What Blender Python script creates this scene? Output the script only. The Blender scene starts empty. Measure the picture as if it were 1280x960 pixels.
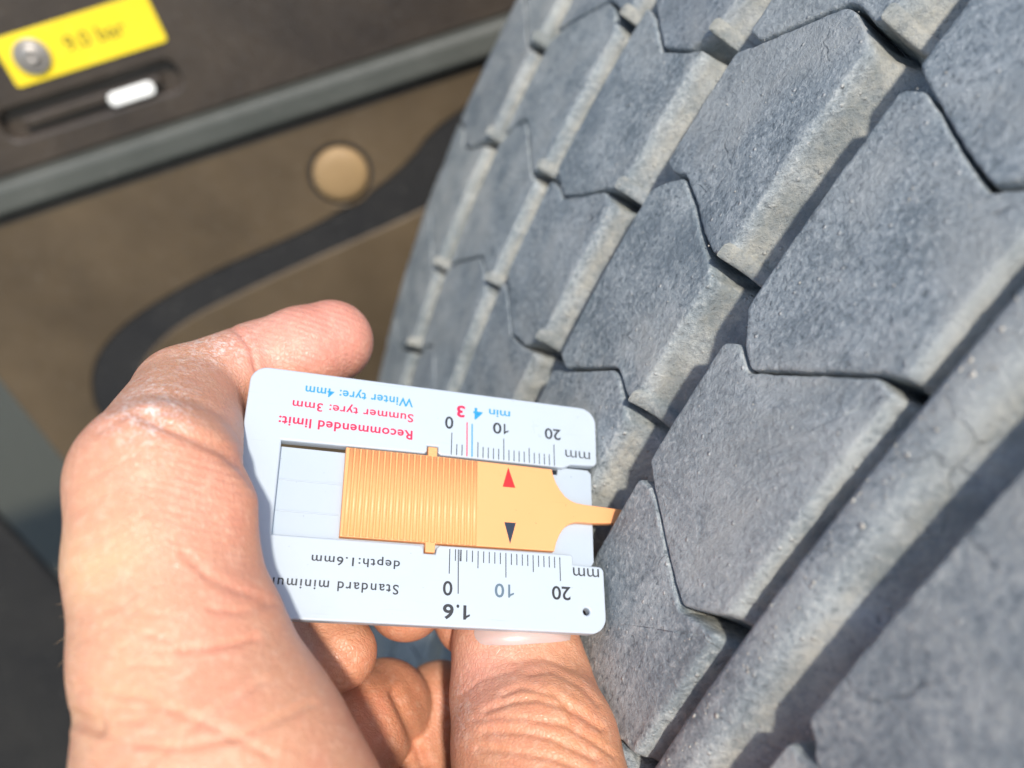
import bpy, bmesh, math, random
import numpy as np
from mathutils import Vector, Matrix

random.seed(4)
rng = np.random.default_rng(11)
sc = bpy.context.scene
COL = sc.collection
MM = 0.001

# ------------------------------------------------------------------ camera
# rows: vehicle forward, up and outward (axle) directions written in camera axes
B = np.array([[0.93639318, 0.34149047, -0.08094490],
              [-0.22385074, 0.75879804, 0.61165054],
              [0.27029366, -0.55462582, 0.78697620]])
FPX = 1024.857                     # focal length in photo pixels (1280 wide)
CAM_H = 920.6                      # mm above the ground
def f2w(f, u, l):                  # forward, up, outward (mm, camera at origin) -> world metres
    return Vector((f * MM, -l * MM, (u + CAM_H) * MM))
def c2w(q):                        # camera-space mm -> world metres
    return f2w(*(B @ np.asarray(q, float)))
M_cw = Matrix(((*B[0],), (*(-B[2]),), (*B[1],)))   # camera axes -> world axes
cam_d = bpy.data.cameras.new('camera')
cam = bpy.data.objects.new('camera', cam_d); COL.objects.link(cam)
cam.matrix_world = Matrix.Translation((0, 0, CAM_H * MM)) @ M_cw.to_4x4()
cam_d.sensor_width = 36; cam_d.lens = 36 * FPX / 1280
cam_d.clip_start = 0.005; cam_d.clip_end = 400
cam_d.dof.use_dof = True; cam_d.dof.focus_distance = 0.138; cam_d.dof.aperture_fstop = 10.5
sc.camera = cam

# ------------------------------------------------------------------ light
S_CAM = np.array([0.15, 0.24, 1.0]); S_CAM /= np.linalg.norm(S_CAM)
s_w = M_cw @ Vector(S_CAM)                          # towards the sun
elev = math.asin(s_w.z)
W = bpy.data.worlds.new('World'); sc.world = W; W.use_nodes = True
nt = W.node_tree; bg = nt.nodes['Background']
sky = nt.nodes.new('ShaderNodeTexSky'); sky.sky_type = 'NISHITA'; sky.sun_disc = False
sky.sun_elevation = elev; sky.sun_rotation = math.atan2(s_w.x, s_w.y)
nt.links.new(sky.outputs[0], bg.inputs[0]); bg.inputs[1].default_value = 0.15
sun_d = bpy.data.lights.new('sun', 'SUN'); sun = bpy.data.objects.new('sun', sun_d); COL.objects.link(sun)
sun_d.energy = 3.1; sun_d.angle = math.radians(3.0); sun_d.color = (1.0, 0.94, 0.85)
sun.rotation_euler = s_w.to_track_quat('Z', 'Y').to_euler()
vs = sc.view_settings; vs.view_transform = 'Standard'; vs.look = 'None'; vs.exposure = 0.64; vs.gamma = 1
sc.cycles.use_denoising = True

# ------------------------------------------------------------------ helpers
def link(o, parent=None, label=None, cat=None, kind=None, group=None):
    COL.objects.link(o)
    if parent is not None: o.parent = parent
    if label: o['label'] = label
    if cat: o['category'] = cat
    if kind: o['kind'] = kind
    if group: o['group'] = group
    return o
def mesh_obj(name, verts, faces, mat, parent=None, smooth=True, **kw):
    me = bpy.data.meshes.new(name)
    me.from_pydata([tuple(v) for v in verts], [], faces)
    if mat: me.materials.append(mat)
    if smooth: me.polygons.foreach_set('use_smooth', [True] * len(me.polygons))
    me.update()
    return link(bpy.data.objects.new(name, me), parent, **kw)
def empty(name, loc=(0, 0, 0), rot=None, **kw):
    o = bpy.data.objects.new(name, None); o.empty_display_size = 0.02
    o.location = loc
    if rot is not None: o.rotation_euler = rot
    return link(o, **kw)
def attr_f(me, name, vals):
    a = me.attributes.new(name, 'FLOAT', 'POINT'); a.data.foreach_set('value', np.asarray(vals, np.float32))
def attr_c(me, name, vals):
    a = me.attributes.new(name, 'FLOAT_COLOR', 'POINT')
    v = np.ones((len(vals), 4), np.float32); v[:, :3] = vals
    a.data.foreach_set('color', v.ravel())

class NB:                                           # small node-building helper
    def __init__(s, name):
        s.m = bpy.data.materials.new(name); s.m.use_nodes = True
        s.t = s.m.node_tree; s.p = s.t.nodes['Principled BSDF']
    def n(s, typ, **kw):
        nd = s.t.nodes.new('ShaderNode' + typ)
        for k, v in kw.items():
            if k.startswith('i_'):
                key = k[2:]; key = int(key) if key.isdigit() else key
                nd.inputs[key].default_value = v
            else: setattr(nd, k, v)
        return nd
    def l(s, a, b): s.t.links.new(a, b)
    def coord(s): return s.n('TexCoord').outputs['Object']
    def noise(s, co, scale, detail=4, rough=0.55, dist=0.0):
        nd = s.n('TexNoise'); nd.inputs['Scale'].default_value = scale; nd.inputs['Detail'].default_value = detail
        nd.inputs['Roughness'].default_value = rough; nd.inputs['Distortion'].default_value = dist
        s.l(co, nd.inputs['Vector']); return nd.outputs['Fac']
    def ramp(s, f, stops):
        nd = s.n('ValToRGB'); e = nd.color_ramp.elements
        while len(e) < len(stops): e.new(0.5)
        for el, (p, c) in zip(e, stops):
            el.position = p; el.color = (*c, 1) if len(c) == 3 else c
        s.l(f, nd.inputs[0]); return nd.outputs[0]
    def mix(s, f, a, b, mode='MIX'):
        nd = s.n('Mix', data_type='RGBA', blend_type=mode)
        for sock, v in ((nd.inputs[0], f), (nd.inputs[6], a), (nd.inputs[7], b)):
            if isinstance(v, (int, float)): sock.default_value = v
            elif isinstance(v, tuple): sock.default_value = (*v, 1)
            else: s.l(v, sock)
        return nd.outputs[2]
    def math(s, op, a, b=None, clamp=False):
        nd = s.n('Math', operation=op, use_clamp=clamp)
        for sock, v in zip(nd.inputs, (a, b)):
            if v is None: continue
            if isinstance(v, (int, float)): sock.default_value = v
            else: s.l(v, sock)
        return nd.outputs[0]
    def bump(s, h, strength, dist, prev=None):
        nd = s.n('Bump'); nd.inputs['Strength'].default_value = strength; nd.inputs['Distance'].default_value = dist
        s.l(h, nd.inputs['Height'])
        if prev is not None: s.l(prev, nd.inputs['Normal'])
        return nd.outputs[0]
    def attr(s, name, out='Fac'): return s.n('Attribute', attribute_name=name).outputs[out]
    def set(s, **kw):
        for k, v in kw.items():
            sock = s.p.inputs[k.replace('_', ' ')]
            if isinstance(v, (int, float)): sock.default_value = v
            elif isinstance(v, tuple): sock.default_value = (*v, 1) if sock.type == 'RGBA' and len(v) == 3 else v
            else: s.l(v, sock)
        return s.m

def simple(name, col, rough=0.5, spec=0.5, **kw):
    b = NB(name); b.set(Base_Color=col, Roughness=rough, **{'Specular_IOR_Level': spec}, **kw); return b.m

# ------------------------------------------------------------------ materials
def rubber_mat():
    b = NB('dusty_rubber'); co = b.coord()
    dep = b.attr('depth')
    n1 = b.noise(co, 75, 6, .7); n2 = b.noise(co, 900, 6, .72); n3 = b.noise(co, 2600, 3, .6)
    base = b.ramp(n1, [(.34, (.165, .200, .218)), (.52, (.265, .302, .318)), (.68, (.40, .432, .435))])
    base = b.mix(b.ramp(n2, [(.52, (0, 0, 0)), (.66, (.85, .85, .85))]), base, (.52, .545, .54))
    base = b.mix(b.ramp(n2, [(.36, (.85, .85, .85)), (.47, (0, 0, 0))]), base, (.085, .108, .122))
    v = b.n('TexVoronoi', feature='F1', i_Scale=380.0); b.l(co, v.inputs['Vector'])
    grit = b.ramp(v.outputs['Distance'], [(.05, (1, 1, 1)), (.16, (0, 0, 0))])
    gm = b.math('MULTIPLY', grit, b.ramp(b.noise(co, 150, 2), [(.42, (0, 0, 0)), (.56, (1, 1, 1))]))
    base = b.mix(gm, base, (.62, .61, .57))
    v2 = b.n('TexVoronoi', feature='F1', i_Scale=130.0); b.l(co, v2.inputs['Vector'])
    blot = b.math('MULTIPLY', b.ramp(v2.outputs['Distance'], [(.12, (1, 1, 1)), (.34, (0, 0, 0))]), b.ramp(b.noise(co, 60, 2), [(.5, (0, 0, 0)), (.66, (.8, .8, .8))]))
    base = b.mix(b.math('MULTIPLY', blot, b.ramp(n2, [(.4, (0, 0, 0)), (.6, (1, 1, 1))])), base, (.46, .47, .46))
    n0 = b.noise(co, 26, 4, .65, .6)
    base = b.mix(b.ramp(n0, [(.50, (0, 0, 0)), (.66, (.65, .65, .65))]), base, (.42, .425, .40))
    base = b.mix(b.ramp(n0, [(.34, (.6, .6, .6)), (.46, (0, 0, 0))]), base, (.145, .18, .205))
    mp = b.n('Mapping', i_Scale=(70., 1000., 70.)); b.l(co, mp.inputs[0])
    scf = b.noise(mp.outputs[0], 1.0, 3, .6)
    base = b.mix(b.math('MULTIPLY', b.ramp(scf, [(.56, (0, 0, 0)), (.70, (.6, .6, .6))]), b.ramp(b.noise(co, 38, 3), [(.45, (0, 0, 0)), (.6, (1, 1, 1))])), base, (.40, .42, .42))
    wv = b.n('TexNoise', i_Scale=140.0); b.l(co, wv.inputs['Vector'])
    ad = b.n('VectorMath', operation='MULTIPLY_ADD'); b.l(wv.outputs['Color'], ad.inputs[0]); ad.inputs[1].default_value = (.006,) * 3; b.l(co, ad.inputs[2])
    ck = b.n('TexVoronoi', feature='DISTANCE_TO_EDGE', i_Scale=95.0); b.l(ad.outputs[0], ck.inputs['Vector'])
    crk = b.math('MULTIPLY', b.ramp(ck.outputs['Distance'], [(.0, (1, 1, 1)), (.022, (0, 0, 0))]), b.ramp(b.noise(co, 45, 3), [(.58, (0, 0, 0)), (.66, (1, 1, 1))]))
    base = b.mix(b.math('MULTIPLY', crk, .4), base, (.05, .06, .07))
    oi = b.n('ObjectInfo').outputs['Random']
    base = b.mix(1.0, base, b.ramp(oi, [(0, (.82, .83, .85)), (1, (1.0, 1.0, .98))]), 'MULTIPLY')
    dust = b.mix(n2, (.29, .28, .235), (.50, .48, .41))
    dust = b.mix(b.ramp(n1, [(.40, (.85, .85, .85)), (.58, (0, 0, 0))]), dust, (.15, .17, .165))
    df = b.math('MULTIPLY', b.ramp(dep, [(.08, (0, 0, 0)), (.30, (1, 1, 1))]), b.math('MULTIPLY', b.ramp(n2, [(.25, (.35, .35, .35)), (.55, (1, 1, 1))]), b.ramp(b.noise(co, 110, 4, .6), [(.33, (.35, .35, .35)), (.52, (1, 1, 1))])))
    side = b.attr('dusty')
    df = b.math('MAXIMUM', df, b.math('MULTIPLY', side, b.ramp(n2, [(.35, (0, 0, 0)), (.65, (.9, .9, .9))])))
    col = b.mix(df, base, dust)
    h0 = b.bump(n1, .4, .0016); h1 = b.bump(n2, .7, .0009, h0); h2 = b.bump(n3, .6, .0003, h1); h3 = b.bump(gm, .7, .0005, h2); h3 = b.bump(b.math('SUBTRACT', 1.0, crk), .5, .0004, h3)
    rough = b.ramp(n3, [(.3, (.34, .34, .34)), (.7, (.58, .58, .58))])
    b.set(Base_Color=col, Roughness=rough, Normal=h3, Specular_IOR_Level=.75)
    return b.m
RUB = rubber_mat()

def skin_mat():
    b = NB('skin'); co = b.coord()
    c = b.attr('skin', 'Color')
    n1 = b.noise(co, 130, 4, .6); n2 = b.noise(co, 600, 4, .6)
    c = b.mix(b.ramp(n1, [(.4, (0, 0, 0)), (.7, (.35, .35, .35))]), c, (.62, .22, .15))
    c = b.mix(b.ramp(n2, [(.5, (0, 0, 0)), (.8, (.35, .35, .35))]), c, (.86, .58, .42))
    dry = b.math('MULTIPLY', b.attr('dry'), b.ramp(b.noise(co, 900, 5, .7, 1.2), [(.47, (0, 0, 0)), (.62, (1, 1, 1))]))
    c = b.mix(b.math('MULTIPLY', dry, .7), c, (.85, .78, .72))
    v = b.n('TexVoronoi', feature='DISTANCE_TO_EDGE', i_Scale=1350.0)
    mp = b.n('Mapping', i_Scale=(1.0, 1.0, .55)); b.l(co, mp.inputs[0])
    wn = b.n('TexNoise', i_Scale=300.0); b.l(mp.outputs[0], wn.inputs['Vector'])
    add = b.n('VectorMath', operation='MULTIPLY_ADD'); b.l(wn.outputs['Color'], add.inputs[0])
    add.inputs[1].default_value = (.0022, .0022, .0022); b.l(mp.outputs[0], add.inputs[2])
    b.l(add.outputs[0], v.inputs['Vector'])
    crk = b.ramp(v.outputs['Distance'], [(.0, (0, 0, 0)), (.18, (1, 1, 1))])
    c = b.mix(b.math('MULTIPLY', b.math('SUBTRACT', 1.0, crk), .12), c, (.42, .16, .09))
    h = b.bump(crk, .30, .00024)
    # friction ridges on the pads
    wv = b.n('TexWave', wave_type='BANDS', bands_direction='DIAGONAL', i_Scale=330.0, i_Distortion=5.0, i_Detail=1.0)
    wv.inputs['Detail Scale'].default_value = .12; b.l(co, wv.inputs['Vector'])
    h = b.bump(b.math('MULTIPLY', wv.outputs['Fac'], b.attr('pad')), .35, .0002, h)
    h = b.bump(n2, .22, .0005, h)
    b.set(Base_Color=c, Roughness=b.ramp(n2, [(.3, (.34, .34, .34)), (.7, (.52, .52, .52))]), Normal=h,
          Subsurface_Weight=.22, Subsurface_Radius=(1.0, .32, .16), Subsurface_Scale=.0018, Specular_IOR_Level=.42)
    return b.m
SKIN = skin_mat()

def plastic(name, col, rough, sss=0.0, dirt=.12):
    b = NB(name); co = b.coord()
    n = b.noise(co, 90, 5, .65); f = b.noise(co, 1500, 3)
    c = b.mix(b.ramp(n, [(.5, (0, 0, 0)), (.8, (dirt,) * 3)]), col, tuple(x * .72 for x in col))
    mp = b.n('Mapping', i_Rotation=(0, 0, .5), i_Scale=(45., 1400., 45.)); b.l(co, mp.inputs[0])
    scr = b.math('MULTIPLY', b.ramp(b.noise(mp.outputs[0], 1.0, 2), [(.66, (0, 0, 0)), (.70, (1, 1, 1))]), b.ramp(b.noise(co, 70, 2), [(.5, (0, 0, 0)), (.62, (1, 1, 1))]))
    sp = b.ramp(b.noise(co, 1100, 2), [(.73, (0, 0, 0)), (.77, (.55, .55, .55))])
    c = b.mix(sp, c, tuple(x * .45 for x in col)); c = b.mix(b.math('MULTIPLY', scr, .3), c, tuple(x * .7 for x in col))
    b.set(Base_Color=c, Roughness=b.ramp(n, [(.3, (rough,) * 3), (.75, (rough + .2,) * 3)]), Normal=b.bump(scr, .15, .00005, b.bump(f, .06, .0001)))
    if sss: b.set(Subsurface_Weight=sss, Subsurface_Radius=(1., .9, .8), Subsurface_Scale=.002)
    return b.m
WHITE = plastic('white_plastic', (.43, .485, .535), .26, .10)
CLEARW = plastic('milky_plastic', (.40, .455, .505), .26, .10)
ORANGE = plastic('orange_plastic', (.80, .345, .135), .36, .12, .06)
INK_K = simple('black_ink', (.016, .018, .022), .5)
INK_G = simple('grey_blue_ink', (.09, .14, .18), .5)
INK_R = simple('crimson_ink', (.62, .010, .06), .5)
INK_B = simple('blue_ink', (.012, .24, .52), .5)
ARR_R = simple('red_paint', (.86, .018, .02), .4)
ARR_K = simple('navy_paint', (.018, .026, .045), .4)
NAIL = NB('nail').set(Base_Color=(.52, .37, .33), Roughness=.32, Subsurface_Weight=.3, Subsurface_Radius=(1., .4, .25), Subsurface_Scale=.002)
HAIRM = simple('pale_hair', (.34, .22, .12), .5)

def panel_mat(name, c0, c1, rough=.5, sc_=18, metal=0.0):
    b = NB(name); co = b.coord()
    n = b.noise(co, sc_, 5, .6); n2 = b.noise(co, 260, 4, .6); sp = b.noise(co, 420, 2, .5)
    c = b.mix(b.ramp(n, [(.3, (0, 0, 0)), (.7, (1, 1, 1))]), c0, c1)
    c = b.mix(b.ramp(sp, [(.68, (0, 0, 0)), (.76, (.18, .18, .18))]), c, (.45, .42, .36))
    b.set(Base_Color=c, Roughness=b.ramp(n2, [(.3, (rough,) * 3), (.7, (rough + .2,) * 3)]), Normal=b.bump(n2, .25, .0006), Metallic=metal)
    return b.m
BEAM = panel_mat('dusty_dark_paint', (.026, .021, .018), (.060, .046, .034), .28)
FLANGE = panel_mat('grey_green_paint', (.050, .054, .046), (.085, .088, .076), .45)
FENDER = panel_mat('brown_dusty_plastic', (.060, .043, .026), (.125, .090, .053), .30, 9)
BLACKP = panel_mat('black_plastic', (.012, .012, .013), (.022, .021, .02), .5)
YELLOW = panel_mat('yellow_sticker', (.80, .58, .012), (.86, .66, .02), .45)
TAN = panel_mat('dusty_tan_plug', (.26, .165, .075), (.34, .225, .105), .5)
STEEL = panel_mat('dull_steel', (.30, .27, .24), (.38, .35, .31), .38, 40, .6)
PALE = simple('painted_sunlight', (.93, .92, .86), .2)  # near-white colour stands in for sunlit background showing through the slot
BLURK = simple('faded_black_ink', (.16, .13, .01), .6)

# ------------------------------------------------------------------ ground
def ground():
    b = NB('asphalt'); co = b.coord()
    n = b.noise(co, 3, 4); g = b.noise(co, 120, 4, .7)
    c = b.mix(g, (.020, .020, .013), (.085, .085, .060)); c = b.mix(b.ramp(n, [(.4, (0, 0, 0)), (.7, (.5, .5, .5))]), c, (.06, .06, .042))
    b.set(Base_Color=c, Roughness=.85, Normal=b.bump(g, .6, .006))
    L = 150
    return mesh_obj('ground', [(-L, -L, 0), (L, -L, 0), (L, L, 0), (-L, L, 0)], [(0, 1, 2, 3)], b.m, kind='structure')
ground()

# ------------------------------------------------------------------ tyre
CX, CY, R0, TH0 = 416.0207, -420.5574, 500.0, math.radians(138)
SHEAR = 0.045
WHEEL = f2w(CX, CY, -140)
def drop(u):
    u = np.asarray(u, float)
    d = np.maximum(0, -263 - u); e = np.maximum(0, u + 17)
    return d * d / 42 + e * e / 42
def tp(u, s, r):                                    # tread coords (mm) -> metres relative to wheel centre
    u = np.asarray(u, float); s = np.asarray(s, float); r = np.asarray(r, float)
    th = TH0 + s / R0
    l = u + SHEAR * np.clip(s - 12, -150, 150) * np.clip((r - 440) / 45, 0, 1)
    return np.stack([r * np.cos(th) * MM, -(l + 140) * MM, r * np.sin(th) * MM], -1)
def wob(x, y, sc_, seed):
    r_ = np.random.default_rng(seed); o = 0
    for k in range(7):
        a, b_, p = r_.normal(size=3)
        o = o + np.sin((a * x + b_ * y) * sc_ + p * 9)
    return o / 3.5
tyre = empty('truck_tyre', WHEEL, label='large worn grey truck tyre with dusty grooves and angular tread blocks', cat='tyre')

def chaikin(P, it=1, k=.18):
    for _ in range(it):
        Q = np.roll(P, -1, 0)
        P = np.stack([P * (1 - k) + Q * k, P * k + Q * (1 - k)], 1).reshape(-1, 2)
    return P
def fillet(P, c):
    out = []
    n = len(P)
    for i in range(n):
        p, a, b_ = P[i], P[i - 1], P[(i + 1) % n]
        la, lb = np.hypot(*(a - p)) + 1e-9, np.hypot(*(b_ - p)) + 1e-9
        q0 = p + (a - p) / la * min(c, .4 * la); q1 = p + (b_ - p) / lb * min(c, .4 * lb)
        for t in (0, .25, .5, .75, 1): out.append((1 - t) ** 2 * q0 + 2 * t * (1 - t) * p + t * t * q1)
    return np.array(out)
def resample(P, step):
    out = []
    n = len(P)
    for i in range(n):
        a, b_ = P[i], P[(i + 1) % n]; m = max(1, int(np.hypot(*(b_ - a)) / step + .5))
        for j in range(m): out.append(a + (b_ - a) * j / m)
    return np.array(out)
UW = 1.0
def shoulder(u): return .75 * np.clip((-186 - u) / 60, 0, 1) + .62 * np.clip((u + 72) / 26, 0, 1)  # dust on the inner shoulder; outer ribs take dust colour also to brighten them
def block_mesh(poly, step, seed, depth=11.5, inner=(.97, .9, .72, .45, .2)):
    P = np.array(poly, float)
    area = 0.5 * np.sum(P[:, 0] * np.roll(P[:, 1], -1) - P[:, 1] * np.roll(P[:, 0], -1))
    if area < 0: P = P[::-1]
    P = resample(fillet(P, .9), step)
    n = len(P)
    T = np.roll(P, -1, 0) - np.roll(P, 1, 0); T /= np.linalg.norm(T, axis=1)[:, None] + 1e-9
    N = np.stack([T[:, 1], -T[:, 0]], 1)
    fine = step < 2
    if fine:
        P = P + N * (wob(P[:, 0], P[:, 1], 1.3, seed)[:, None] * .09 + wob(P[:, 0], P[:, 1], 3.1, seed + 1)[:, None] * .05)
    c = P.mean(0)
    gf = np.abs(N[:, 0]) ** 3                          # faces a groove
    worn = np.clip(N[:, 0], 0, 1) ** 2                 # outward-facing edges are rounded
    rings = []                                         # (offset, drop)
    main = (P[:, 0].mean() > -230) and (P[:, 0].mean() < -60)
    bev = .32 + (.35 if main else .7) * worn
    uw = np.clip(N[:, 0], 0, 1) ** 3 * (UW if main else .35)      # outward walls run out into a round groove floor
    prof = [(-bev * 1.9, 0.0 * bev), (-bev * 1.0, .10 * bev), (-bev * .35, .38 * bev), (0 * bev, 1.0 * bev)]
    for d_, o_, w_ in ((1.9, .25, .15), (3.2, .35, .6), (4.7, .5, 1.35), (6.2, .7, 2.4), (7.6, .9, 3.75), (8.8, 1.2, 5.4), (9.7, 1.6, 7.2), (depth, 2.6, 9.2)):
        prof.append((.15 + o_ * gf + w_ * uw, d_ + 0 * bev))
    V = []; D = []; DU = []
    base0 = P + N * prof[0][0][:, None]
    for f in inner[::-1]:
        q = c + (base0 - c) * f
        V.append(tp(q[:, 0], q[:, 1], R0 - drop(q[:, 0]) - .02 + .12 * wob(q[:, 0], q[:, 1], .35, 5))); D.append(np.zeros(n)); DU.append(np.clip((f - .75) * 1.4, 0, 1) * worn * .12 + shoulder(q[:, 0]))
    for k, (o, d) in enumerate(prof):
        o = o + 0 * bev
        if k >= 4 and fine:
            o = o + gf * (.22 * wob(P[:, 1] * 1.0, d + P[:, 0], .8, seed + 3) + .12 * wob(P[:, 1], d * 2, 2.2, seed + 4))
        q = P + N * o[:, None]
        V.append(tp(q[:, 0], q[:, 1], R0 - drop(P[:, 0]) - d)); D.append(d / 10.); DU.append((worn * .15 if k < 4 else 0 * worn) + shoulder(q[:, 0]))
    cc = tp(c[0], c[1], R0 - drop(c[0]) - .02)[None]
    nr = len(V)
    verts = np.concatenate(V + [cc]); dep = np.concatenate(D + [np.zeros(1)]); du = np.concatenate(DU + [np.zeros(1)])
    F = []
    ci = nr * n
    for i in range(n): F.append((ci, i, (i + 1) % n))
    for k in range(nr - 1):
        for i in range(n):
            j = (i + 1) % n
            F.append((k * n + i, (k + 1) * n + i, (k + 1) * n + j, k * n + j))
    return verts, F, dep, du

# each rib: left edge, right edge, and its sipes; a sipe is a list of (u, s, gap)
PER = 73.5
RIBS = [
 dict(l=-290, r=-236, P=[(-290, -36, 2.5), (-277, -33, 1.6), (-260, -28.4, .9), (-240, -18.8, .9), (-236, -19.5, 3)],
      Q=[(-290, 20, 2.5), (-270, 14, 1.6), (-260, 14, .9), (-254, 17.6, .9), (-247, 16.3, .9), (-236, 10, 3)]),
 dict(l=-226, r=-192.5, P=[(-226, 6, 3), (-221, 0, 1), (-215.5, -3.3, .9), (-211, -1.3, .9), (-197, 5.5, .9), (-192.5, 4.5, 4)],
      Q=[(-226, 48, 3), (-220, 43, 1), (-204.6, 33.8, .9), (-200, 34.4, .9), (-192.5, 37, 4)]),
 dict(l=-184.5, r=-153, P=[(-184.5, 30, 3.5), (-179, 32, 1), (-167.5, 37.6, .9), (-158.8, 35.6, .9), (-153, 32, 4)],
      Q=[(-184.5, 1, 3.5), (-179, 2, 1), (-175, 3.2, .8), (-168, 0, .9), (-158, -5.5, .9), (-153, -6, 4)]),
 dict(l=-142.3, r=-111.2, P=[(-142.3, -15, 6), (-138, -16.5, 1.6), (-134.5, -18.2, 1), (-126.5, -15.5, .9), (-119.7, -12.2, 1), (-114.2, -10.4, 1.6), (-111.2, -10, 5.0)],
      Q=[(-142.3, 29.6, 4), (-138, 28.8, 1.2), (-122, 18, .9), (-119.4, 18.1, 1), (-114, 20, 1.6), (-111.2, 20.4, 5.2)]),
 dict(l=-99.4, r=-67.3, P=[(-99.4, 24.8, 4), (-95.6, 25.2, 1.0), (-90.8, 27, .7), (-84.3, 29.8, .7), (-79.2, 31.8, .8), (-75.3, 33, 1.2), (-71.7, 30.6, 2), (-67.3, 28, 4.2)],
      Q=[(-99.4, -5.2, 7), (-96.4, -4.6, 2.2), (-94.6, -3.2, 1.0), (-91, -1.6, .8), (-80, -8.4, .8), (-71, -14.1, .9), (-67.3, -14.8, 2.6)]),
 dict(l=-48.6, r=0, P=[(-48.6, 26, 4.4), (-46.2, 26.3, 3.4), (-44.6, 26.5, .12), (-20, 24, .12), (0, 22, 1.5)], Q=None),
]
def side(sp, sgn):
    return [(u, s + sgn * g / 2) for u, s, g in sp]
def shift(sp, ds): return [(u, s + ds, g) for u, s, g in sp]
S_LO, S_HI = -330., 400.
near, far = [], []
n_per = int(round(2 * math.pi * R0 / PER)); per_real = 2 * math.pi * R0 / n_per
seed = 20
for ri, rb in enumerate(RIBS):
    sip = []
    for k in range(-n_per // 2, n_per // 2 + 1):
        for key in ('P', 'Q'):
            if rb[key] is not None:
                sp = shift(rb[key], k * per_real)
                m = np.mean([q[1] for q in sp])
                if -math.pi * R0 <= m < math.pi * R0: sip.append((m, sp))
    sip.sort(key=lambda q: q[0])
    first = sip[0]
    sip.append((first[0] + 2 * math.pi * R0, shift(first[1], 2 * math.pi * R0)))
    for (m0, a), (m1, b_) in zip(sip[:-1], sip[1:]):
        poly = side(a, +1) + side(b_, -1)[::-1]
        mid = (m0 + m1) / 2
        (near if S_LO < mid < S_HI else far).append((poly, mid, ri))
def add_block(poly, mid, ri):
    global seed
    seed += 7
    st = .85 if (-90 < mid < 130) else 2.2
    v, F, dep, du = block_mesh(poly, st, seed)
    o = mesh_obj('tread_block', v, F, RUB, tyre)
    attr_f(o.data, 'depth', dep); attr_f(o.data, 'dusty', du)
for poly, mid, ri in near: add_block(poly, mid, ri)
VV, FF, DD, UU = [], [], [], []; off = 0
for poly, mid, ri in far:
    v, F, dep, du = block_mesh(poly, 9., 3, inner=(.6,))
    VV.append(v); DD.append(dep); UU.append(du); FF += [tuple(i + off for i in f) for f in F]; off += len(v)
o = mesh_obj('distant_tread', np.concatenate(VV), FF, RUB, tyre, kind='stuff')
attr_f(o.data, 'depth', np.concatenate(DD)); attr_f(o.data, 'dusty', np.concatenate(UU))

def tie_bar(u0, u1, s_, lift):
    V_, F_ = [], []; prof = [(-2.4, None), (-1.9, -.9), (-1.3, -.2), (-.6, 0.), (.5, .05), (.95, -.15), (1.15, -1.2), (1.25, None)]
    nu = 11; m = len(prof); D_ = []
    for i in range(nu):
        t = i / (nu - 1); u = u0 + (u1 - u0) * t
        fl = R0 - np.interp(u - u0, [0, .8, 1.6, 2.6, 4.0, 5.8, 8.2, 10.5], [.9, 3.2, 4.7, 6.2, 7.6, 8.8, 9.7, 9.9])
        for ds, r in prof:
            jr = .1 * float(wob(np.array(u * 3.), np.array(ds + s_), 1.1, 6))
            rr = 486.5 if r is None else fl + lift + r + jr
            V_.append(tp(u, s_ + ds + .12 * (u - u0), rr)); D_.append(1. if r is None else .4)
    for i in range(nu - 1):
        for j in range(m - 1): F_.append((i * m + j, (i + 1) * m + j, (i + 1) * m + j + 1, i * m + j + 1))
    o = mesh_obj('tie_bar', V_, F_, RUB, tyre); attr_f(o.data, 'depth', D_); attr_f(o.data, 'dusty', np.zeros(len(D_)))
for ra, rb_ in zip(RIBS[:4], RIBS[1:5]):
    for k in range(-3, 4):
        for key in ('P', 'Q'):
            s_m = ra[key][-1][1] + k * per_real
            if -120 < s_m < 170: tie_bar(ra['r'] - .2, rb_['l'] + .8, s_m - 2.6, 2.4)
def ring(name, prof, svals, mat, parent, rough=0.0, cap=True, dusty=None):
    prof = np.array(prof, float); m = len(prof); n = len(svals)
    U = np.repeat(prof[None, :, 0], n, 0); Rr = np.repeat(prof[None, :, 1], n, 0); S = np.repeat(np.asarray(svals)[:, None], m, 1)
    closed = abs(svals[-1] - svals[0] - 2 * math.pi * R0) < 1e-3
    if rough:
        w = np.clip((500.2 - Rr) / 3, 0, 1)
        U = U + rough * w * (wob(S, Rr, .5, 2) + .6 * wob(S, Rr, 1.7, 3)); Rr = Rr + rough * .3 * wob(S, U, .7, 8)
    V = tp(U, S, Rr).reshape(-1, 3)
    F = []
    nn = n - 1 if closed else n - 1
    for i in range(nn):
        for j in range(m - 1):
            F.append((i * m + j, i * m + j + 1, (i + 1) * m + j + 1, (i + 1) * m + j))
    o = mesh_obj(name, V, F, mat, parent)
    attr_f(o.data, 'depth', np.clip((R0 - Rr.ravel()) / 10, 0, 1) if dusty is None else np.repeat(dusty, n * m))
    attr_f(o.data, 'dusty', np.clip(shoulder(U.ravel()), 0, .7))
    return o
fineS = list(np.arange(-120, 150, 1.0))
coarse_lo = list(np.linspace(-math.pi * R0, -120, 120))[:-1]
coarse_hi = list(np.linspace(150, math.pi * R0, 120))
allS = coarse_lo + fineS + coarse_hi
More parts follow.
